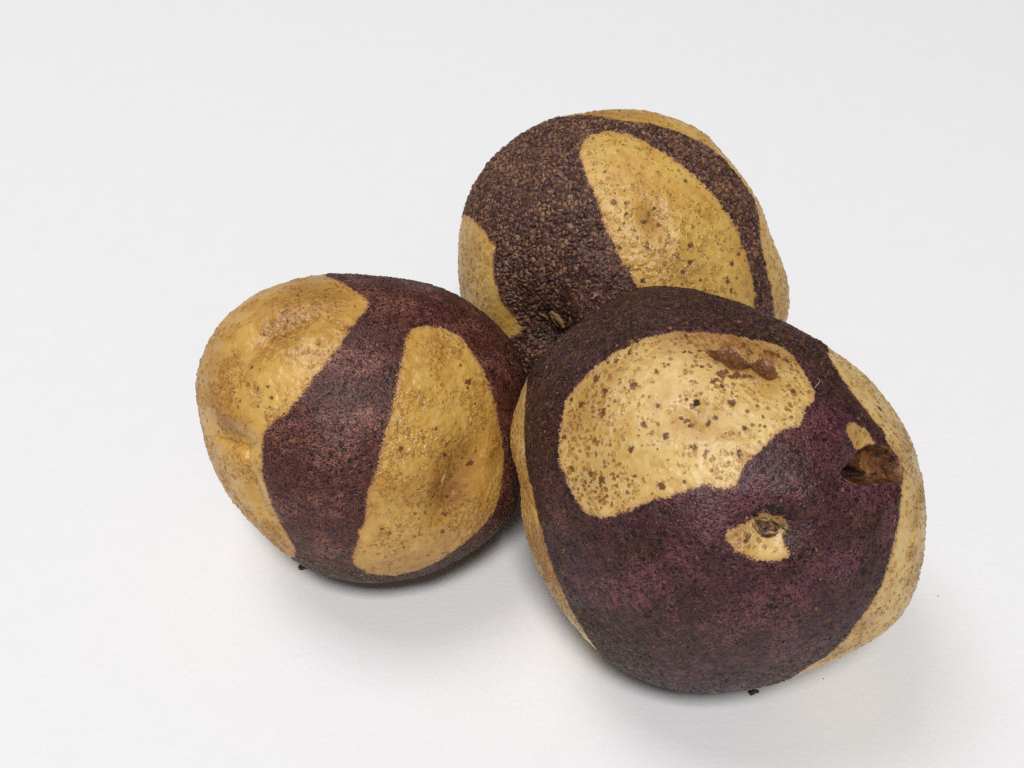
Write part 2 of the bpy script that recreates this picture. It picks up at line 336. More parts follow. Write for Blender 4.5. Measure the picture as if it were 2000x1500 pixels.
 "yellow":[[[-0.231,0.7566],[-0.1453,0.7835],[-0.034,0.8104],[0.0744,0.8458],[0.1933,0.8677],[0.3237,0.8872],[0.4035,0.8606],[0.459,0.7961],[0.4908,0.7101],[0.5152,0.6255],[0.5219,0.5285],[0.4832,0.4645],[0.4333,0.4297],[0.423,0.3826],[0.391,0.3251],[0.3469,0.3158],[0.2898,0.293],[0.2548,0.2596],[0.2199,0.2162],[0.1771,0.1821],[0.1495,0.1563],[0.1134,0.0995],[0.0938,0.0433],[0.0847,0.0102],[0.0242,0.0048],[-0.0415,0.0173],[-0.1171,0.0065],[-0.1855,-0.0249],[-0.2575,-0.0374],[-0.3335,-0.0641],[-0.3905,-0.0864],[-0.4293,-0.1042],[-0.4619,-0.1269],[-0.5101,-0.134],[-0.5565,-0.1315],[-0.6237,-0.1079],[-0.6497,-0.0695],[-0.6772,-0.0358],[-0.709,0.0203],[-0.7375,0.0863],[-0.7448,0.1535],[-0.7333,0.2239],[-0.7249,0.2948],[-0.7166,0.3519],[-0.6801,0.446],[-0.618,0.4976],[-0.557,0.5498],[-0.4621,0.6268],[-0.3925,0.6696],[-0.3328,0.7038]],[[0.0255,-0.2001],[0.0514,-0.1677],[0.0899,-0.1474],[0.1275,-0.1359],[0.1514,-0.1116],[0.2002,-0.094],[0.2572,-0.0997],[0.2904,-0.1285],[0.305,-0.1613],[0.2809,-0.1884],[0.2969,-0.236],[0.3058,-0.2707],[0.2816,-0.2995],[0.2429,-0.3108],[0.1902,-0.3081],[0.1373,-0.2983],[0.091,-0.2743],[0.0581,-0.2404]],[[0.7381,0.9727],[0.738,0.815],[0.7472,0.709],[0.7721,0.5959],[0.8146,0.4884],[0.8608,0.3999],[0.9039,0.3446],[0.9136,0.2651],[0.9571,0.182],[0.9581,0.0866],[0.9332,0.0235],[0.8928,-0.0913],[0.8603,-0.2392],[0.8264,-0.3916],[0.7908,-0.5195],[0.7336,-0.6424],[0.6933,-0.8156],[0.6298,-0.9854],[0.5405,-1.0788],[0.4933,-1.323],[0.7707,-1.8163],[1.5021,-1.476],[2.0696,-0.7007],[2.2995,0.2722],[2.0105,1.0486],[1.5276,1.5313],[1.0032,1.3789]],[[-1.219,0.7529],[-1.0753,0.516],[-1.068,0.4083],[-1.039,0.2895],[-1.051,0.1754],[-1.0798,0.0588],[-1.0388,-0.0085],[-1.002,-0.1344],[-0.9548,-0.2817],[-0.9293,-0.4405],[-0.8944,-0.568],[-0.8568,-0.717],[-0.8247,-0.8546],[-0.7868,-1.0174],[-0.7948,-1.2108],[-1.1326,-1.4741],[-1.6248,-1.1368],[-1.9545,-0.4093],[-1.9272,0.3867],[-1.6421,0.8458]],[[0.6537,0.3403],[0.696,0.3714],[0.7354,0.3613],[0.7711,0.3366],[0.8052,0.304],[0.8385,0.2641],[0.7629,0.2111],[0.7038,0.2138],[0.6795,0.2414],[0.6603,0.2701],[0.6457,0.2998]]],
 "dents":[[[7.98,-5.02,34.97],[0.971,-0.076,-0.227],6.0,4.2,2.6],[[7.56,-2.19,35.3],[0.976,0.016,-0.215],8,3,-0.8],[[4.42,-7.85,35.02],[0.762,-0.605,-0.23],4.5,3,-0.5],[[26.51,4.88,25.91],[0.722,-0.108,-0.683],5.2,5.0,2.6],[[23.15,3.28,28.84],[0.81,0.02,-0.585],3.5,1.6,1.6],[[3.32,23.94,27.35],[0.933,-0.355,-0.063],5.0,2.6,0.75],[[8.69,22.17,26.66],[0.713,-0.671,0.203],3.6,2.6,0.8],[[-3.31,13.42,33.92],[0.922,-0.376,0.091],4.5,3.0,1.3],[[-1.57,15.71,33.04],[0.946,-0.322,0.046],4,2.5,-0.35],[[15.94,-3.36,32.91],[0.241,-0.946,-0.217],9,7,-0.6],[[3.36,26.53,25.05],[0.943,-0.215,-0.254],9,2.5,-0.4]],
 "creases":[[[[24.26,7.2,26.99],[25.33,8.08,25.79],[26.81,8.76,24.17],[28.25,8.59,22.82],[29.83,7.93,21.41],[30.85,6.75,20.69],[31.63,5.81,20.07],[32.02,4.47,20.03],[31.91,3.01,20.64],[31.35,2.03,21.58],[29.14,1.73,24.14],[27.17,1.69,26.01],[25.88,1.19,27.16],[24.26,1.52,28.34],[22.56,1.83,29.46],[21.61,2.51,29.95],[20.54,3.19,30.47],[20.93,4.02,30.1],[21.92,4.75,29.33],[22.92,5.37,28.53],[23.82,5.99,27.72],[24.04,6.71,27.33],[24.82,8.06,26.21]],0.55,-0.35],[[[36.27,1.46,13.43],[34.88,-3.16,16.72],[33.88,-7.17,17.75],[32.98,-9.83,18.37],[32.8,-14.47,16.56]],0.5,0.6],[[[-37.26,-0.58,12.72],[-33.89,-4.49,18.64],[-33.06,-9.57,18.0],[-30.98,-14.57,17.99],[-29.27,-20.35,15.32],[-27.76,-25.27,10.96]],0.5,0.4]],
 "stains":[[[33.65,-10.61,17.01],1.5,0.7],[[33.27,-15.78,14.98],1.3,0.7],[[34.61,-4.65,17.02],1.6,0.7],[[31.08,7.63,19.98],1.4,0.6],[[25.85,-23.0,18.13],2.2,0.6],[[29.36,13.22,18.28],1.5,0.5],[[-36.43,15.01,15.5],5,0.55],[[-36.26,-0.8,15.06],5,0.55],[[-34.24,-12.54,14.14],6,0.7],[[-29.32,-22.23,12.85],6,0.6],[[36.88,1.37,11.87],4,0.45],[[34.02,9.76,13.64],4,0.35],[[35.84,-12.71,11.45],4,0.45],[[28.16,20.43,10.78],5,0.3],[[5.14,24.53,26.2],5,0.75],[[6.73,23.18,26.69],3.5,0.8],[[1.98,24.4,27.39],4,0.7],[[-0.27,26.6,26.13],5,0.45],[[-4.83,27.89,25.8],4.5,0.5],[[8.8,24.74,24.28],5,0.45],[[3.15,-7.01,35.29],2.5,0.7],[[9.09,-4.32,34.85],4.5,0.6],[[-25.92,11.43,27.31],4,0.4],[[-23.11,16.07,27.8],5,0.35],[[-3.3,12.06,34.33],4,0.3],[[-22.71,1.26,29.96],5,0.35],[[14.36,24.11,21.47],4,0.4],[[35.23,-3.28,16.04],3,0.3],[[-32.57,-9.38,18.78],4,0.5],[[-31.42,-16.23,16.02],4,0.6],[[-41.09,7.37,5.2],8,0.5],[[21.84,-28.74,13.56],3.5,0.6],[[33.39,5.89,17.39],3,0.4],[[-18.63,23.19,26.62],6,0.3],[[28.69,-4.14,24.74],2,0.2],[[-9.41,27.4,26.24],4,0.35],[[-19.86,5.8,31.47],6,0.2],[[23.33,10.19,26.39],4.5,0.6],[[24.87,-3.27,28.04],3,0.2]],  # side-strip entries tint the yellow browner towards the rim
 "spots":[[[8.79,-2.6,35.05],0.8,0.9],[[6.92,-3.0,35.36],0.7,0.8],[[10.47,-3.32,34.63],0.8,0.85],[[11.88,-4.82,34.11],0.6,0.8],[[12.65,-7.37,33.49],0.6,0.7],[[-21.85,19.86,26.9],0.75,1],[[-14.94,18.23,30.48],0.8,0.9],[[-20.07,17.47,28.84],0.8,0.85],[[-24.37,15.1,27.36],0.8,0.85],[[-20.3,13.38,30.06],0.9,0.85],[[-10.49,14.61,32.87],0.55,0.8],[[-12.82,11.19,33.26],0.75,0.8],[[-8.9,9.16,34.48],0.75,0.8],[[-15.03,6.79,33.3],0.6,0.85],[[-20.06,1.49,31.41],0.8,0.85],[[-22.09,2.49,30.37],0.7,0.8],[[-9.58,0.51,35.0],0.75,0.85],[[-4.11,7.32,35.32],0.7,0.8],[[-10.78,20.8,30.29],0.7,0.7],[[-18.23,23.14,26.82],0.6,0.85],[[-19.72,22.94,26.28],0.5,0.8],[[-15.9,24.57,26.8],0.6,0.7],[[-27.42,9.12,26.64],0.7,0.7],[[-25.72,3.5,28.12],0.7,0.75],[[-21.64,8.48,30.34],0.6,0.75],[[-26.59,16.16,25.52],0.6,0.7],[[-5.79,1.3,35.64],0.4,0.7],[[-3.76,15.29,33.28],0.55,1.1],[[-4.53,14.85,33.43],0.5,1],[[-5.52,15.88,33.02],0.4,0.9],[[2.32,15.13,32.79],0.8,0.85],[[-6.33,12.45,34.07],0.45,0.9],[[-5.48,12.09,34.24],0.5,0.9],[[-4.63,11.23,34.51],0.6,0.9],[[-1.85,11.75,34.4],0.6,0.9],[[-0.61,12.69,34.05],0.45,0.9],[[12.96,17.61,28.07],0.65,0.85],[[4.5,10.62,34.03],0.6,0.8],[[3.58,6.23,35.23],0.65,0.85],[[-1.98,6.58,35.51],0.45,0.8],[[0.65,20.27,30.53],0.8,1],[[1.44,20.83,30.04],0.6,0.9],[[2.21,19.92,30.42],0.6,0.95],[[3.35,20.33,29.89],0.8,1],[[4.55,20.14,29.68],0.65,0.95],[[5.62,20.25,29.26],0.5,0.9],[[-0.97,18.88,31.54],0.5,0.9],[[-0.33,19.26,31.25],0.5,0.85],[[0.65,18.07,31.72],0.5,0.9],[[-2.76,21.7,30.15],0.5,0.85],[[-5.89,24.53,28.49],0.5,0.8],[[-4.95,24.45,28.52],0.5,0.8],[[-3.15,24.86,28.08],0.45,0.8],[[12.29,23.64,23.38],0.7,0.8],[[9.54,24.88,23.73],0.8,0.8],[[8.38,25.22,24.03],0.7,0.75],[[10.7,24.45,23.5],0.6,0.75],[[5.59,25.22,25.39],0.9,0.8],[[4.59,26.17,24.9],0.6,0.75],[[-5.6,27.74,25.99],0.7,0.75],[[7.75,10.96,33.22],0.4,0.7],[[5.06,-7.87,34.94],0.5,1],[[4.6,-8.45,34.88],0.45,0.9],[[29.23,15.48,16.19],0.7,0.9],[[29.14,15.43,16.38],0.6,0.9],[[8.61,-19.58,30.05],0.7,1],[[24.7,-13.55,25.69],0.8,1],[[6.79,-16.41,32.02],0.4,0.5],[[-26.4,-9.93,25.24],0.6,1],[[-14.43,-7.74,32.74],0.7,1],[[-9.96,-8.88,33.89],0.6,1],[[-12.31,-22.08,27.86],0.6,1],[[-9.3,-3.97,34.8],0.6,1],[[7.38,3.32,35.14],0.6,1],[[13.77,4.66,33.26],0.6,1]],
 "pores":[[[-22.77,6.73,29.9],8,0.85],[[-19.81,-0.51,31.42],7,0.8],[[-25.88,10.49,27.51],5,0.5],[[-23.08,15.59,27.97],7,0.5],[[-24.7,2.15,28.74],6,0.4],[[-13.93,24.47,27.49],7,0.45],[[2.4,21.92,29.1],8,0.55],[[12.32,21.87,25.06],7,0.5],[[8.44,14.06,31.78],9,0.4],[[2.31,5.93,35.41],7,0.25],[[34.1,-7.85,17.19],14,0.45],[[27.31,17.02,17.24],14,0.4],[[22.43,-26.46,16.8],10,0.55],[[-33.86,-9.5,16.78],14,0.6],[[-37.31,10.03,15.79],10,0.6],[[5.7,-8.69,34.7],5,0.2]],
 "slivers":[[[0.2267,-0.118],[0.2556,-0.1273],[0.2827,-0.1442],[0.296,-0.1664]],[[0.2043,-0.1874],[0.2254,-0.1829],[0.2515,-0.1835]],[[0.1604,-0.1497],[0.1705,-0.167],[0.1769,-0.182]],[[0.1709,-0.1231],[0.1967,-0.1285],[0.227,-0.1253]],[[0.1838,-0.1514],[0.2167,-0.1529],[0.2523,-0.1558]],[[0.1858,-0.1969],[0.2192,-0.2009],[0.252,-0.1924]]],
 "lint":[[17.26,20.21,23.51],[17.42,19.58,24.0],[17.22,18.93,24.72],[16.8,18.35,25.46]],
 "parts":{"stem_scar":[[[0.152,-0.1175],[0.1867,-0.1139],[0.2288,-0.1131],[0.2624,-0.1223],[0.2901,-0.1466],[0.303,-0.1614],[0.2894,-0.1766],[0.2617,-0.1947],[0.2266,-0.2058],[0.1908,-0.2019],[0.1665,-0.1874],[0.1516,-0.1677],[0.1484,-0.1427]]],
 "wound":[[[0.6932,0.2057],[0.7356,0.2348],[0.7932,0.2592],[0.8458,0.2571],[0.9026,0.2399],[0.9363,0.2049],[0.9632,0.1768],[0.9711,0.1357],[0.9559,0.0901],[0.9259,0.0598],[0.8344,0.0497],[0.7617,0.0474],[0.7152,0.033],[0.663,0.0414],[0.6102,0.0496],[0.5839,0.0679],[0.555,0.0862],[0.5703,0.1095],[0.6042,0.1309],[0.6387,0.1495],[0.6708,0.1687],[0.6827,0.1906]]],
 "hole":[[[0.5834,0.1035],[0.6083,0.1328],[0.6616,0.1474],[0.7196,0.1508],[0.7863,0.1339],[0.8179,0.1078],[0.7741,0.0849],[0.7125,0.0857],[0.6609,0.0738],[0.6131,0.0657],[0.5857,0.0776]]],
 "scab":[[[-0.053,0.6903],[-0.0178,0.7205],[0.0445,0.7448],[0.0964,0.7413],[0.145,0.7245],[0.1904,0.712],[0.1783,0.6642],[0.1408,0.6316],[0.0969,0.6179],[0.0467,0.6162],[0.0185,0.6366],[-0.0172,0.6368],[-0.0446,0.6556]],[[0.163,0.7194],[0.2114,0.7448],[0.2648,0.7471],[0.3071,0.7289],[0.3387,0.7015],[0.3276,0.6472],[0.3002,0.6094],[0.2622,0.6017],[0.2307,0.6155],[0.2094,0.6462],[0.183,0.6655],[0.1606,0.6744]]],
 "eye":[[[-0.1087,0.3926],[-0.0891,0.4018],[-0.0783,0.3759],[-0.0877,0.3572],[-0.1042,0.3612]]]}}}



class Body:
    def __init__(self, d, seed):
        self.d = d
        self.R = np.array(d['R'])
        self.NT = len(self.R)
        f = np.fft.rfft(self.R)
        f[4:] = 0
        self.Rs = np.fft.irfft(f, self.NT)
        self.D = d['D']
        self.mean = float(self.R.mean())
        r = np.random.default_rng(seed)
        k = r.normal(size=(14, 3))
        k /= np.linalg.norm(k, axis=1)[:, None]
        self.k = k * (1.0 / r.uniform(3.5, 9, 14))[:, None]
        self.ph = r.uniform(0, 6.28, 14)
        self.am = r.uniform(.03, .09, 14)
        self.pits = [(smooth(p), dep) for key, dep in (('wound', 1.5), ('hole', 2.6), ('scab', .22)) for p in d['parts'].get(key, [])]

    def radius(self, t, ph):
        x = (t % (2 * np.pi)) * self.NT / (2 * np.pi)
        i = np.arange(self.NT + 1)
        a = np.interp(x, i, np.r_[self.Rs, self.Rs[0]])
        b = np.interp(x, i, np.r_[self.R, self.R[0]])
        return a + (b - a) * np.sin(ph) ** 4

    def base(self, dom):
        ph = np.hypot(dom[:, 0], dom[:, 1])
        t = np.arctan2(dom[:, 1], dom[:, 0])
        r = self.radius(t, ph)
        P = np.stack([r * np.sin(ph) * np.cos(t), r * np.sin(ph) * np.sin(t), self.D * np.cos(ph)], 1)
        N = np.stack([P[:, 0] / r ** 2, P[:, 1] / r ** 2, P[:, 2] / self.D ** 2], 1)
        N /= np.linalg.norm(N, axis=1)[:, None]
        return P, N

    def relief(self, dom, P):
        h = np.zeros(len(P))
        for c, a, ra, rb, dep in self.d['dents']:
            v = P - np.array(c)
            par = v @ np.array(a)
            perp2 = (v * v).sum(1) - par ** 2
            h -= dep * np.exp(-(par / ra) ** 2 - perp2 / rb ** 2)
        for pl, w, dep in self.d['creases']:
            h -= dep * np.exp(-(polyline_dist(P, np.array(pl)) / w) ** 2)
        for i in range(14):
            h += self.am[i] * np.sin(P @ self.k[i] + self.ph[i])
        for poly, dep in self.pits:
            sd = signed(dom, poly) * self.mean
            s = np.clip((sd + .15) / 1.1, 0, 1)
            h -= dep * s * s * (3 - 2 * s)
        return h

    def point(self, dom):
        P, N = self.base(dom)
        return P + N * self.relief(dom, P)[:, None], N


def smooth(poly, it=2):
    p = np.array(poly, float)
    for _ in range(it):
        q = np.roll(p, -1, 0)
        p = np.stack([.75 * p + .25 * q, .25 * p + .75 * q], 1).reshape(-1, 2)
    return p


def polyline_dist(P, L):
    best = np.full(len(P), 1e9)
    for a, b in zip(L[:-1], L[1:]):
        ab = b - a
        t = np.clip((P - a) @ ab / (ab @ ab), 0, 1)
        best = np.minimum(best, ((P - a - t[:, None] * ab) ** 2).sum(1))
    return np.sqrt(best)


def signed(dom, poly, margin=.12):
    """signed distance (radians), positive inside"""
    out = np.full(len(dom), -margin)
    lo, hi = poly.min(0) - margin, poly.max(0) + margin
    idx = np.nonzero(((dom > lo) & (dom < hi)).all(1))[0]
    if len(idx) == 0:
        return out
    p = dom[idx]
    best = np.full(len(p), 1e9)
    inside = np.zeros(len(p), bool)
    a = poly
    b = np.roll(poly, -1, 0)
    for (ax, ay), (bx, by) in zip(a, b):
        dx, dy = bx - ax, by - ay
        px, py = p[:, 0] - ax, p[:, 1] - ay
        t = np.clip((px * dx + py * dy) / (dx * dx + dy * dy + 1e-12), 0, 1)
        best = np.minimum(best, (px - t * dx) ** 2 + (py - t * dy) ** 2)
        if ay != by:
            c = (ay > p[:, 1]) != (by > p[:, 1])
            inside ^= c & (p[:, 0] < dx * (p[:, 1] - ay) / dy + ax)
    out[idx] = np.sqrt(best) * np.where(inside, 1, -1)
    return np.maximum(out, -margin)


def cube_sphere(n):
    """unit directions and quads of a cube sphere with shared edges"""
    g = np.arange(n + 1)
    u, v = np.meshgrid(g, g, indexing='ij')
    quads, keys = [], []
    for ax in range(3):
        for side in (0, n):
            c = np.zeros((n + 1, n + 1, 3), int)
            c[..., ax] = side
            c[..., (ax + 1) % 3] = u
            c[..., (ax + 2) % 3] = v
            key = (c[..., 0] * (n + 1) + c[..., 1]) * (n + 1) + c[..., 2]
            qd = np.stack([key[:-1, :-1], key[1:, :-1], key[1:, 1:], key[:-1, 1:]], -1).reshape(-1, 4)
            quads.append(qd if side else qd[:, ::-1])
            keys.append(key.ravel())
    uk = np.unique(np.concatenate(keys))
    q = np.searchsorted(uk, np.concatenate(quads))
    co = np.stack([uk // (n + 1) ** 2, uk // (n + 1) % (n + 1), uk % (n + 1)], 1) / n * 2 - 1
    co = np.tan(co * math.pi / 4)
    return co / np.linalg.norm(co, axis=1)[:, None], q


def mesh_from(name, V, faces, mats, attrs=None, smooth_shade=True):
    me = bpy.data.meshes.new(name)
    faces = np.asarray(faces, dtype=np.int32)
    k = faces.shape[1]
    me.vertices.add(len(V))
    me.vertices.foreach_set('co', (np.asarray(V) / 1000.0).astype(np.float32).ravel())
    me.loops.add(faces.size)
    me.loops.foreach_set('vertex_index', faces.ravel())
    me.polygons.add(len(faces))
    me.polygons.foreach_set('loop_start', np.arange(0, faces.size, k, dtype=np.int32))
    me.update(calc_edges=True)
    me.polygons.foreach_set('use_smooth', np.full(len(faces), smooth_shade))
    for an, val in (attrs or {}).items():
        if val.ndim == 1:
            a = me.attributes.new(an, 'FLOAT', 'POINT')
            a.data.foreach_set('value', val.astype(np.float32))
        else:
            if an.startswith('warp'):
                a = me.attributes.new(an, 'FLOAT_VECTOR', 'POINT')
                a.data.foreach_set('vector', val.astype(np.float32).ravel())
                continue
            a = me.attributes.new(an, 'FLOAT_COLOR', 'POINT')
            a.data.foreach_set('color', np.c_[val, np.ones(len(val))].astype(np.float32).ravel())
    for m_ in mats:
        me.materials.append(m_)
    me.validate()
    return me


def link(name, me, parent=None):
    o = bpy.data.objects.new(name, me)
    scene.collection.objects.link(o)
    if parent is not None:
        o.parent = parent
    return o


def value_noise(P, f, seed, octaves=1):
    """smooth random field, 0..1"""
    out, amp, tot = np.zeros(len(P)), 1.0, 0.0
    for o in range(octaves):
        x = P * f + seed * 17.31 + o * 5.7
        i = np.floor(x).astype(np.int64)
        u = x - i
        u = u * u * u * (u * (u * 6 - 15) + 10)
        acc = 0
        for dx in (0, 1):
            for dy in (0, 1):
                for dz in (0, 1):
                    k = (i[:, 0] + dx) * 73856093 ^ (i[:, 1] + dy) * 19349663 ^ (i[:, 2] + dz) * 83492791
                    k = (k ^ (k >> 13)) * 1274126177 & 0x7fffffff
                    k = ((k ^ (k >> 15)) * 668265263 & 0x7fffffff) / 0x7fffffff
                    acc = acc + k * (u[:, 0] if dx else 1 - u[:, 0]) * (u[:, 1] if dy else 1 - u[:, 1]) * (u[:, 2] if dz else 1 - u[:, 2])
        out += amp * acc
        tot += amp
        amp *= .5
        f *= 2.03
    return np.clip((out / tot - .5) * 1.25 + .5, 0, 1)


DIRS, QUADS = cube_sphere(268)
PH = np.arccos(np.clip(DIRS[:, 2], -1, 1))
PH = PH - .35 * np.sin(PH)
TH = np.arctan2(DIRS[:, 1], DIRS[:, 0])
DOM = np.stack([PH * np.cos(TH), PH * np.sin(TH)], 1)


def splats(P, items):
    C = np.array([c for c, r, s in items], np.float32)
    r = np.array([r for c, r, s in items], np.float32)
    s = np.array([s for c, r, s in items], np.float32)
    v = np.zeros(len(P))
    for i in range(0, len(P), 40000):
        p = P[i:i + 40000].astype(np.float32)
        d2 = (p * p).sum(1)[:, None] + (C * C).sum(1)[None] - 2 * p @ C.T
        v[i:i + 40000] = (s * np.exp(-np.maximum(d2, 0) / (r * r) * .9)).max(1)
    return v


def make_potato(key, q, label):
    d = POTATO[key]
    B = Body(d, q['rs'])
    P0, N = B.base(DOM)
    P = P0 + N * B.relief(DOM, P0)[:, None]
    Wm = np.array(d['rot'])
    z = P @ Wm[2] + d['loc'][2] * 1000          # height above the paper, mm
    P = P + (.5 * (z + np.sqrt(z * z + .5)) - z)[:, None] * Wm[2][None]
    yel = np.full(len(P), -.12)
    for poly in d['yellow']:
        yel = np.maximum(yel, signed(DOM, smooth(poly, 1)))
    yel = yel * B.mean
    stain = np.minimum(1, sum(s * np.exp(-((P0 - np.array(c)) ** 2).sum(1) / (r * r)) for c, r, s in d['stains']))
    rot = np.full(len(P), -3.0)
    for poly, dep in B.pits:
        rot = np.maximum(rot, signed(DOM, poly) * B.mean)
    W = np.array(d['rot'])
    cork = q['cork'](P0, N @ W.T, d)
    vn = lambda f, s, o: value_noise(P0, f, s + q['rs'] * 3.7, o)
    r_ = np.random.default_rng(q['rs'])
    gi = r_.integers(0, len(P0), q['grains'])
    gi = gi[(yel[gi] < -.4) | (r_.random(len(gi)) < .2)]
    grains = [(P0[i], r_.uniform(.22, .5), r_.uniform(.55, .95)) for i in gi]
    me = mesh_from('potato', P, QUADS, [skin_material('potato_skin', q)],
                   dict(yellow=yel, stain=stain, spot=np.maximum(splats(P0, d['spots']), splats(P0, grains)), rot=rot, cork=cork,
                        pores=sum(s * np.exp(-((P0 - np.array(c)) ** 2).sum(1) / (r * r)) for c, r, s in d['pores']),
                        ochre=np.clip(splats(P0, grains[:len(grains) // 2]) * 3, 0, 1),
                        low=vn(.12, 1, 3), low2=vn(.17, 2, 3), mid=vn(.6, 3, 3), patch=vn(1.5, 4, 2), clump=vn(.22, 5, 2),
                        peel=vn(1.0, 6, 2), warp=np.stack([vn(1.3, 10 + i, 2) - .5 for i in range(3)], 1) * 1.6,
                        warp2=np.stack([vn(q['ring'] * 1.8, 20 + i, 2) - .5 for i in range(3)], 1) * 1.6))
    o = link('potato', me)
    M = Matrix([list(W[i]) + [d['loc'][i]] for i in range(3)] + [[0, 0, 0, 1]])
    o.matrix_world = M
    o['label'] = label
    o['category'] = 'potato'
    o['group'] = 'potatoes huddled on the paper'
    B.P, B.N, B.yel, B.cork, B.rot, B.Wm = P, N, yel, cork, rot, W
    return o, B


def add_flakes(o, B, n, rng_r, tints, ytint, y_prob, lift=.06, tilt=.5):
    """dry curled skin flakes lying on the surface, one joined part"""
    idx = rng.integers(0, len(B.P), n * 3)
    keep = (rng.random(len(idx)) < np.where(B.yel[idx] > 0, y_prob, np.clip(B.cork[idx], .12, 1))) & (B.rot[idx] < -.3) & (np.abs(B.yel[idx]) > .25)
    idx = idx[keep][:n]
    m_ = len(idx)
    P, N = B.P[idx], B.N[idx]
    a = rng.normal(size=(m_, 3))
    T = np.cross(N, a)
    T /= np.linalg.norm(T, axis=1)[:, None]
    U = np.cross(N, T)
    tl = rng.normal(0, 1, m_) * np.where(rng.random(m_) < .3, 1.0, tilt)
    Nn = N * np.cos(tl)[:, None] + U * np.sin(tl)[:, None]
    U = np.cross(Nn, T)
    r = rng.uniform(*rng_r, m_) * np.where(B.yel[idx] > 0, .75, 1)
    asp = rng.uniform(.45, 1, m_)
    K = 6
    V = np.zeros((m_, K + 1, 3))
    V[:, 0] = P + Nn * (lift + r * .10)[:, None]
    for k in range(K):
        an = k * 2 * math.pi / K + rng.uniform(-.35, .35, m_)
        rr = r * rng.uniform(.65, 1.15, m_)
        V[:, k + 1] = P + Nn * (lift + rng.uniform(-.35, .30, m_) * r)[:, None] + T * (np.cos(an) * rr)[:, None] + U * (np.sin(an) * rr * asp)[:, None]
    base = np.arange(m_)[:, None] * (K + 1)
    F = np.concatenate([np.stack([base[:, 0], base[:, 0] + 1 + k, base[:, 0] + 1 + (k + 1) % K], 1) for k in range(K)])
    t = np.array(tints)[rng.integers(0, len(tints), m_)] * rng.uniform(.6, 1.35, m_)[:, None]
    ty = np.array(ytint)[rng.integers(0, len(ytint), m_)] * rng.uniform(.75, 1.2, m_)[:, None]
    t = np.where((B.yel[idx] > 0)[:, None], ty, t)
    me = mesh_from('skin_flakes', V.reshape(-1, 3), F, [FLAKE], dict(tint=np.repeat(t, K + 1, 0)), smooth_shade=False)
    f = link('skin_flakes', me, o)
    f['kind'] = 'stuff'
    return f


def add_cap(o, B, name, poly, mat, height, rough_amp, freq, label=None, sink=.12, power=3.0):
    """lumpy patch of its own that follows the potato's surface inside an outline"""
    p = smooth(poly, 2)
    M_ = 72
    seg = np.r_[0, np.cumsum(np.linalg.norm(np.diff(np.r_[p, p[:1]], axis=0), axis=1))]
    t = np.linspace(0, seg[-1], M_, endpoint=False)
    q = np.r_[p, p[:1]]
    ring = np.stack([np.interp(t, seg, q[:, 0]), np.interp(t, seg, q[:, 1])], 1)
    c = ring.mean(0)
    K = 18
    rs = np.linspace(0, 1, K + 1)[1:]
    dom = np.concatenate([c[None]] + [c + r * (ring - c) for r in rs])
    rr = np.r_[0, np.repeat(rs, M_)]
    Pp, Np = B.point(dom)
    off = height * (1 - rr ** power) - sink * rr ** 8
    nz = np.array([mnoise.fractal(Vector(v) * freq, 1.0, 2.0, 4) for v in Pp])
    off = off + nz * rough_amp * (1 - rr ** 6)
    V = Pp + Np * off[:, None]
    F = [(0, 1 + k, 1 + (k + 1) % M_, 0) for k in range(M_)]
    tri = np.array([(0, 1 + k, 1 + (k + 1) % M_) for k in range(M_)])
    qs = []
    for j in range(K - 1):
        a = 1 + j * M_
        for k in range(M_):
            k2 = (k + 1) % M_
            qs += [(a + k, a + M_ + k, a + M_ + k2), (a + k, a + M_ + k2, a + k2)]
    me = mesh_from(name, V, np.concatenate([tri, np.array(qs)]), [mat])
    ob = link(name, me, o)
    if label:
        ob['label'] = label
    return ob


def sliver(o, B, name, dom_pts, width, lift, mat, curl=.5):
    """thin curled strip of dry tissue along a short path"""
    dp = np.array(dom_pts, float)
    tt = np.linspace(0, len(dp) - 1, 14)
    dom = np.stack([np.interp(tt, np.arange(len(dp)), dp[:, i]) for i in range(2)], 1)
    Pp, Np = B.point(dom)
    T = np.gradient(Pp, axis=0)
    T /= np.linalg.norm(T, axis=1)[:, None]
    S = np.cross(T, Np)
    V, F = [], []
    k = 6
    for i in range(14):
        x = i / 13
        w = width * math.sin(math.pi * (.08 + .84 * x)) ** .6 * (1 + .25 * math.sin(i * 2.1))
        cc = Pp[i] + Np[i] * (lift + curl * (x - .5) ** 2 + .08 * math.sin(i * 1.7))
        for j in range(k):
            a = 2 * math.pi * j / k
            V.append(cc + S[i] * w * math.cos(a) + Np[i] * w * .45 * math.sin(a))
    for i in range(13):
        for j in range(k):
            F.append((i * k + j, i * k + (j + 1) % k, (i + 1) * k + (j + 1) % k, (i + 1) * k + j))
    me = mesh_from(name, np.array(V), np.array(F), [mat])
    return link(name, me, o)


FLAKE = flake_material()
BROWN_CRUST = crust_material('brown_scab', (.016, .005, .002), (.14, .045, .010), (.24, .095, .020), 1.0, .68)
RUST_CRUST = crust_material('rusty_scab', (.05, .015, .004), (.16, .052, .012), (.28, .12, .028), 1.2, .6)
DARK_CRUST = crust_material('blackened_crust', (.010, .005, .003), (.05, .020, .007), (.14, .058, .014), 1.4, .7)
TAN_CORK = crust_material('tan_cork', (.10, .045, .016), (.38, .22, .085), (.50, .33, .15), 1.5)
PALE_BUD = crust_material('pale_bud', (.38, .20, .06), (.56, .36, .13), (.26, .11, .04), 1.6, .42)
STEM_CRUST = crust_material('stem_crust', (.025, .010, .005), (.16, .078, .028), (.36, .21, .085), 1.3)

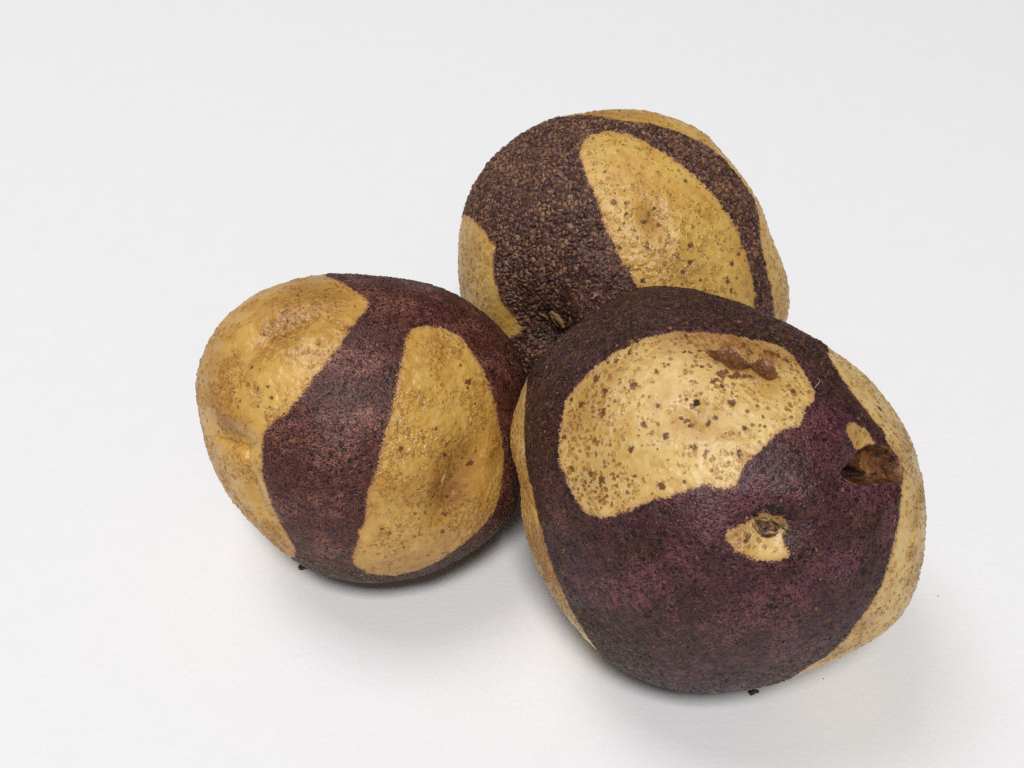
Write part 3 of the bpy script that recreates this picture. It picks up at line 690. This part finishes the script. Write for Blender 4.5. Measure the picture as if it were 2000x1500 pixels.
LEFT = dict(rs=3, seed=(11, 3, 5), grains=150, fray=2.0, net=1.55, netk=11.0, neth=.13, scale=1.05, ring=1.0, ringwarp=.35, ringw=.10, dens=.18, densvar=.9,
            solid=.60, crackle=.75, crackle_amt=.75, corkh=1.1, peel=.24, rough=.32,
            dark_a=(.026, .004, .004), dark_b=(.024, .005, .006), net_a=(.27, .085, .055), net_b=(.38, .150, .105),  # dark and gap colours of all three lowered to bake in shading contrast
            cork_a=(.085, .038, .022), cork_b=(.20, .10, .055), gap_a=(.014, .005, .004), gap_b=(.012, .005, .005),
            yel_a=(.64, .370, .080), yel_b=(.53, .280, .052), yel_c=(.65, .395, .100), yel_d=(.69, .46, .15),
            cork=lambda P, Nw, d: np.clip(.10 + .80 * np.clip(-Nw[:, 2] * 1.2 + .15, 0, 1) + .60 * np.clip((np.arccos(np.clip(P[:, 2] / d['D'], -1, 1)) - .95) / .5, 0, 1), 0, 1))  # underside and rim terms make the skin darker there
BACK = dict(rs=5, seed=(71, 13, 45), grains=90, fray=2.0, net=1.5, netk=10.0, neth=.09, warp=.55, scale=.80, ring=.80, ringwarp=.45, ringw=.11, dens=.28, densvar=1.1,
            solid=.80, crackle=.6, crackle_amt=.0, corkh=2.8, peel=.16, rough=.32,
            dark_a=(.026, .007, .007), dark_b=(.020, .006, .009), net_a=(.22, .082, .056), net_b=(.34, .15, .11),
            cork_a=(.140, .056, .032), cork_b=(.34, .170, .085), gap_a=(.024, .007, .010), gap_b=(.022, .008, .006),
            yel_a=(.65, .395, .090), yel_b=(.57, .310, .062), yel_c=(.64, .42, .096), yel_d=(.70, .48, .16),
            cork=lambda P, Nw, d: np.clip(.92 - .62 * np.exp(-((P - np.array([2, -14, 31])) ** 2).sum(1) / 260.), 0, 1))
FRONT = dict(rs=9, seed=(5, 33, 91), grains=190, fray=1.7, net=1.35, netk=9.5, neth=.11, scale=1.15, ring=1.12, ringwarp=.30, ringw=.11, dens=.05, densvar=1.2,
             solid=.50, crackle=.7, crackle_amt=.0, corkh=1.3, peel=.12, rough=.32,
             dark_a=(.014, .003, .003), dark_b=(.024, .005, .013), net_a=(.155, .052, .038), net_b=(.215, .070, .078),
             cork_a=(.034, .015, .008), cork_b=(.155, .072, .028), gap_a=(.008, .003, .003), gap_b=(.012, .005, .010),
             yel_a=(.69, .47, .155), yel_b=(.60, .37, .105), yel_c=(.68, .48, .18), yel_d=(.76, .58, .27),
             cork=lambda P, Nw, d: np.clip(1.25 * np.clip((np.arccos(np.clip(P[:, 2] / d['D'], -1, 1)) - .60) / .55, 0, 1) * np.clip(.65 + .02 * (P[:, 1] - .6 * P[:, 0]) + .5 * (P[:, 1] < -22), .45, 1), 0, 1))  # grows with angle from axis, so the skin is darker towards the outline

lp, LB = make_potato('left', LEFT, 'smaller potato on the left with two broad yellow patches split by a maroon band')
bp_, BB = make_potato('back', BACK, 'scaly dark brown potato at the back with one large oval yellow patch')
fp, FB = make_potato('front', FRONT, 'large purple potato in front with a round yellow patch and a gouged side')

add_flakes(lp, LB, 4600, (.18, .40), [(.20, .10, .055), (.13, .055, .045), (.30, .17, .08)], [(.50, .29, .08), (.33, .16, .04), (.55, .36, .13)], .26)
add_flakes(bp_, BB, 6500, (.28, .66), [(.20, .11, .06), (.16, .085, .055), (.25, .145, .08), (.12, .055, .05)], [(.55, .36, .12), (.42, .23, .07), (.30, .15, .05)], .45, tilt=.55)
add_flakes(fp, FB, 7000, (.18, .42), [(.13, .07, .035), (.09, .05, .03), (.30, .165, .06)], [(.45, .27, .09), (.30, .14, .035)], .10)

pt = POTATO['left']['parts']
for p in pt['eye']:
    add_cap(lp, LB, 'eye', p, PALE_BUD, .35, .25, 1.1)
pt = POTATO['back']['parts']
sc = add_cap(bp_, BB, 'stem_scar', pt['stem_scar'][0], TAN_CORK, 1.8, .6, .5, 'dry tan stem scar sunk in a dark hollow')
add_cap(bp_, BB, 'eye', pt['eye'][0], PALE_BUD, .3, .3, 1.2)
pt = POTATO['front']['parts']
w_ = add_cap(fp, FB, 'wound', pt['wound'][0], BROWN_CRUST, .08, .45, .45, 'brown healed gouge near the right edge', sink=.2, power=6)
add_cap(w_, FB, 'hole', pt['hole'][0], DARK_CRUST, .55, .4, .7, 'black cap painted for the shadow under the lip of the gouge', sink=.1, power=5)
for p in pt['scab']:
    add_cap(fp, FB, 'scab', p, RUST_CRUST, .02, .06, .5, 'sunken brown scab at the top of the yellow patch', power=6)
add_cap(fp, FB, 'eye', pt['eye'][0], DARK_CRUST, .12, .25, 1.0)
ss = add_cap(fp, FB, 'stem_scar', pt['stem_scar'][0], STEM_CRUST, .55, .6, .6, 'crusted stem scar with layers of dry tissue')
for i, s in enumerate(POTATO['front']['slivers']):
    sliver(ss, FB, 'dry_strip', s, (.55, .35, .22, .25, .25, .22)[i], (.75, .55, .45, .6, .55, .35)[i], (TAN_CORK, TAN_CORK, TAN_CORK, TAN_CORK, BROWN_CRUST, BROWN_CRUST)[i])
for i, s in enumerate(POTATO['back']['slivers']):
    sliver(sc, BB, 'dry_strip', s, (.55, .4, .6)[i], (.7, .6, 1.6)[i], TAN_CORK)


# ------------------------------------------------------------------ loose bits
def crumb(name, loc, size, mat, label, cat, seed):
    import bmesh
    bm = bmesh.new()
    bmesh.ops.create_icosphere(bm, subdivisions=3, radius=size)
    for v in bm.verts:
        k = 1 + .9 * mnoise.fractal(v.co / size * .9 + Vector((seed, 1.3 * seed, 0)), 1.0, 2.0, 4)
        v.co = Vector((v.co.x * k * 1.3, v.co.y * k, v.co.z * k * .7))
    zmin = min(v.co.z for v in bm.verts)
    me = bpy.data.meshes.new(name)
    bm.to_mesh(me)
    bm.free()
    me.materials.append(mat)
    o = link(name, me)
    o.location = (loc[0], loc[1], (loc[2] if len(loc) > 2 else 0) - zmin)
    o['label'] = label
    o['category'] = cat
    return o


CRUMB = crust_material('soil', (.03, .015, .007), (.13, .07, .025), (.22, .12, .04), 2)
crumb('soil_crumb', (0.0501, -0.0924), .0006, CRUMB, 'tiny dark soil crumb under the bottom edge of the front potato', 'crumb', 1.0)
crumb('soil_crumb', (-0.0476, -0.0606), .0006, CRUMB, 'tiny brown soil crumb at the lower left edge of the left potato', 'crumb', 2.0)
crumb('dust_speck', (0.0949, -0.0680), .00010, CRUMB, 'tiny dark speck on the paper right of the front potato', 'speck', 3.0)
crumb('dust_speck', (0.0652, -0.0889), .00010, CRUMB, 'tiny dark speck on the paper below the front potato', 'speck', 4.0)


def lint():
    d = POTATO['front']
    L = np.array(d['lint'])
    n = L / np.array([FB.mean ** 2, FB.mean ** 2, FB.D ** 2])
    n /= np.linalg.norm(n, axis=1)[:, None]
    L = L + n * np.array([.12, .7, .8, .12])[:, None]
    t = np.linspace(0, 3, 20)
    C = np.stack([np.interp(t, [0, 1, 2, 3], L[:, i]) for i in range(3)], 1)
    for _ in range(4):
        C[1:-1] = (C[:-2] + 2 * C[1:-1] + C[2:]) / 4
    T = np.gradient(C, axis=0)
    V, F = [], []
    for i in range(20):
        a = Vector(T[i]).normalized().orthogonal().normalized()
        b = Vector(T[i]).normalized().cross(a)
        for j in range(5):
            an = 2 * math.pi * j / 5
            V.append(C[i] + (np.array(a) * math.cos(an) + np.array(b) * math.sin(an)) * .04)
    for i in range(19):
        for j in range(5):
            F.append((i * 5 + j, i * 5 + (j + 1) % 5, (i + 1) * 5 + (j + 1) % 5, (i + 1) * 5 + j))
    g = Net('white_lint')
    o = link('lint_fibre', mesh_from('lint_fibre', np.array(V), np.array(F), [g.finish((.62, .58, .53), .5)]))
    o.matrix_world = fp.matrix_world
    o['label'] = 'short curved white lint fibre on the upper right of the front potato'
    o['category'] = 'lint'


lint()
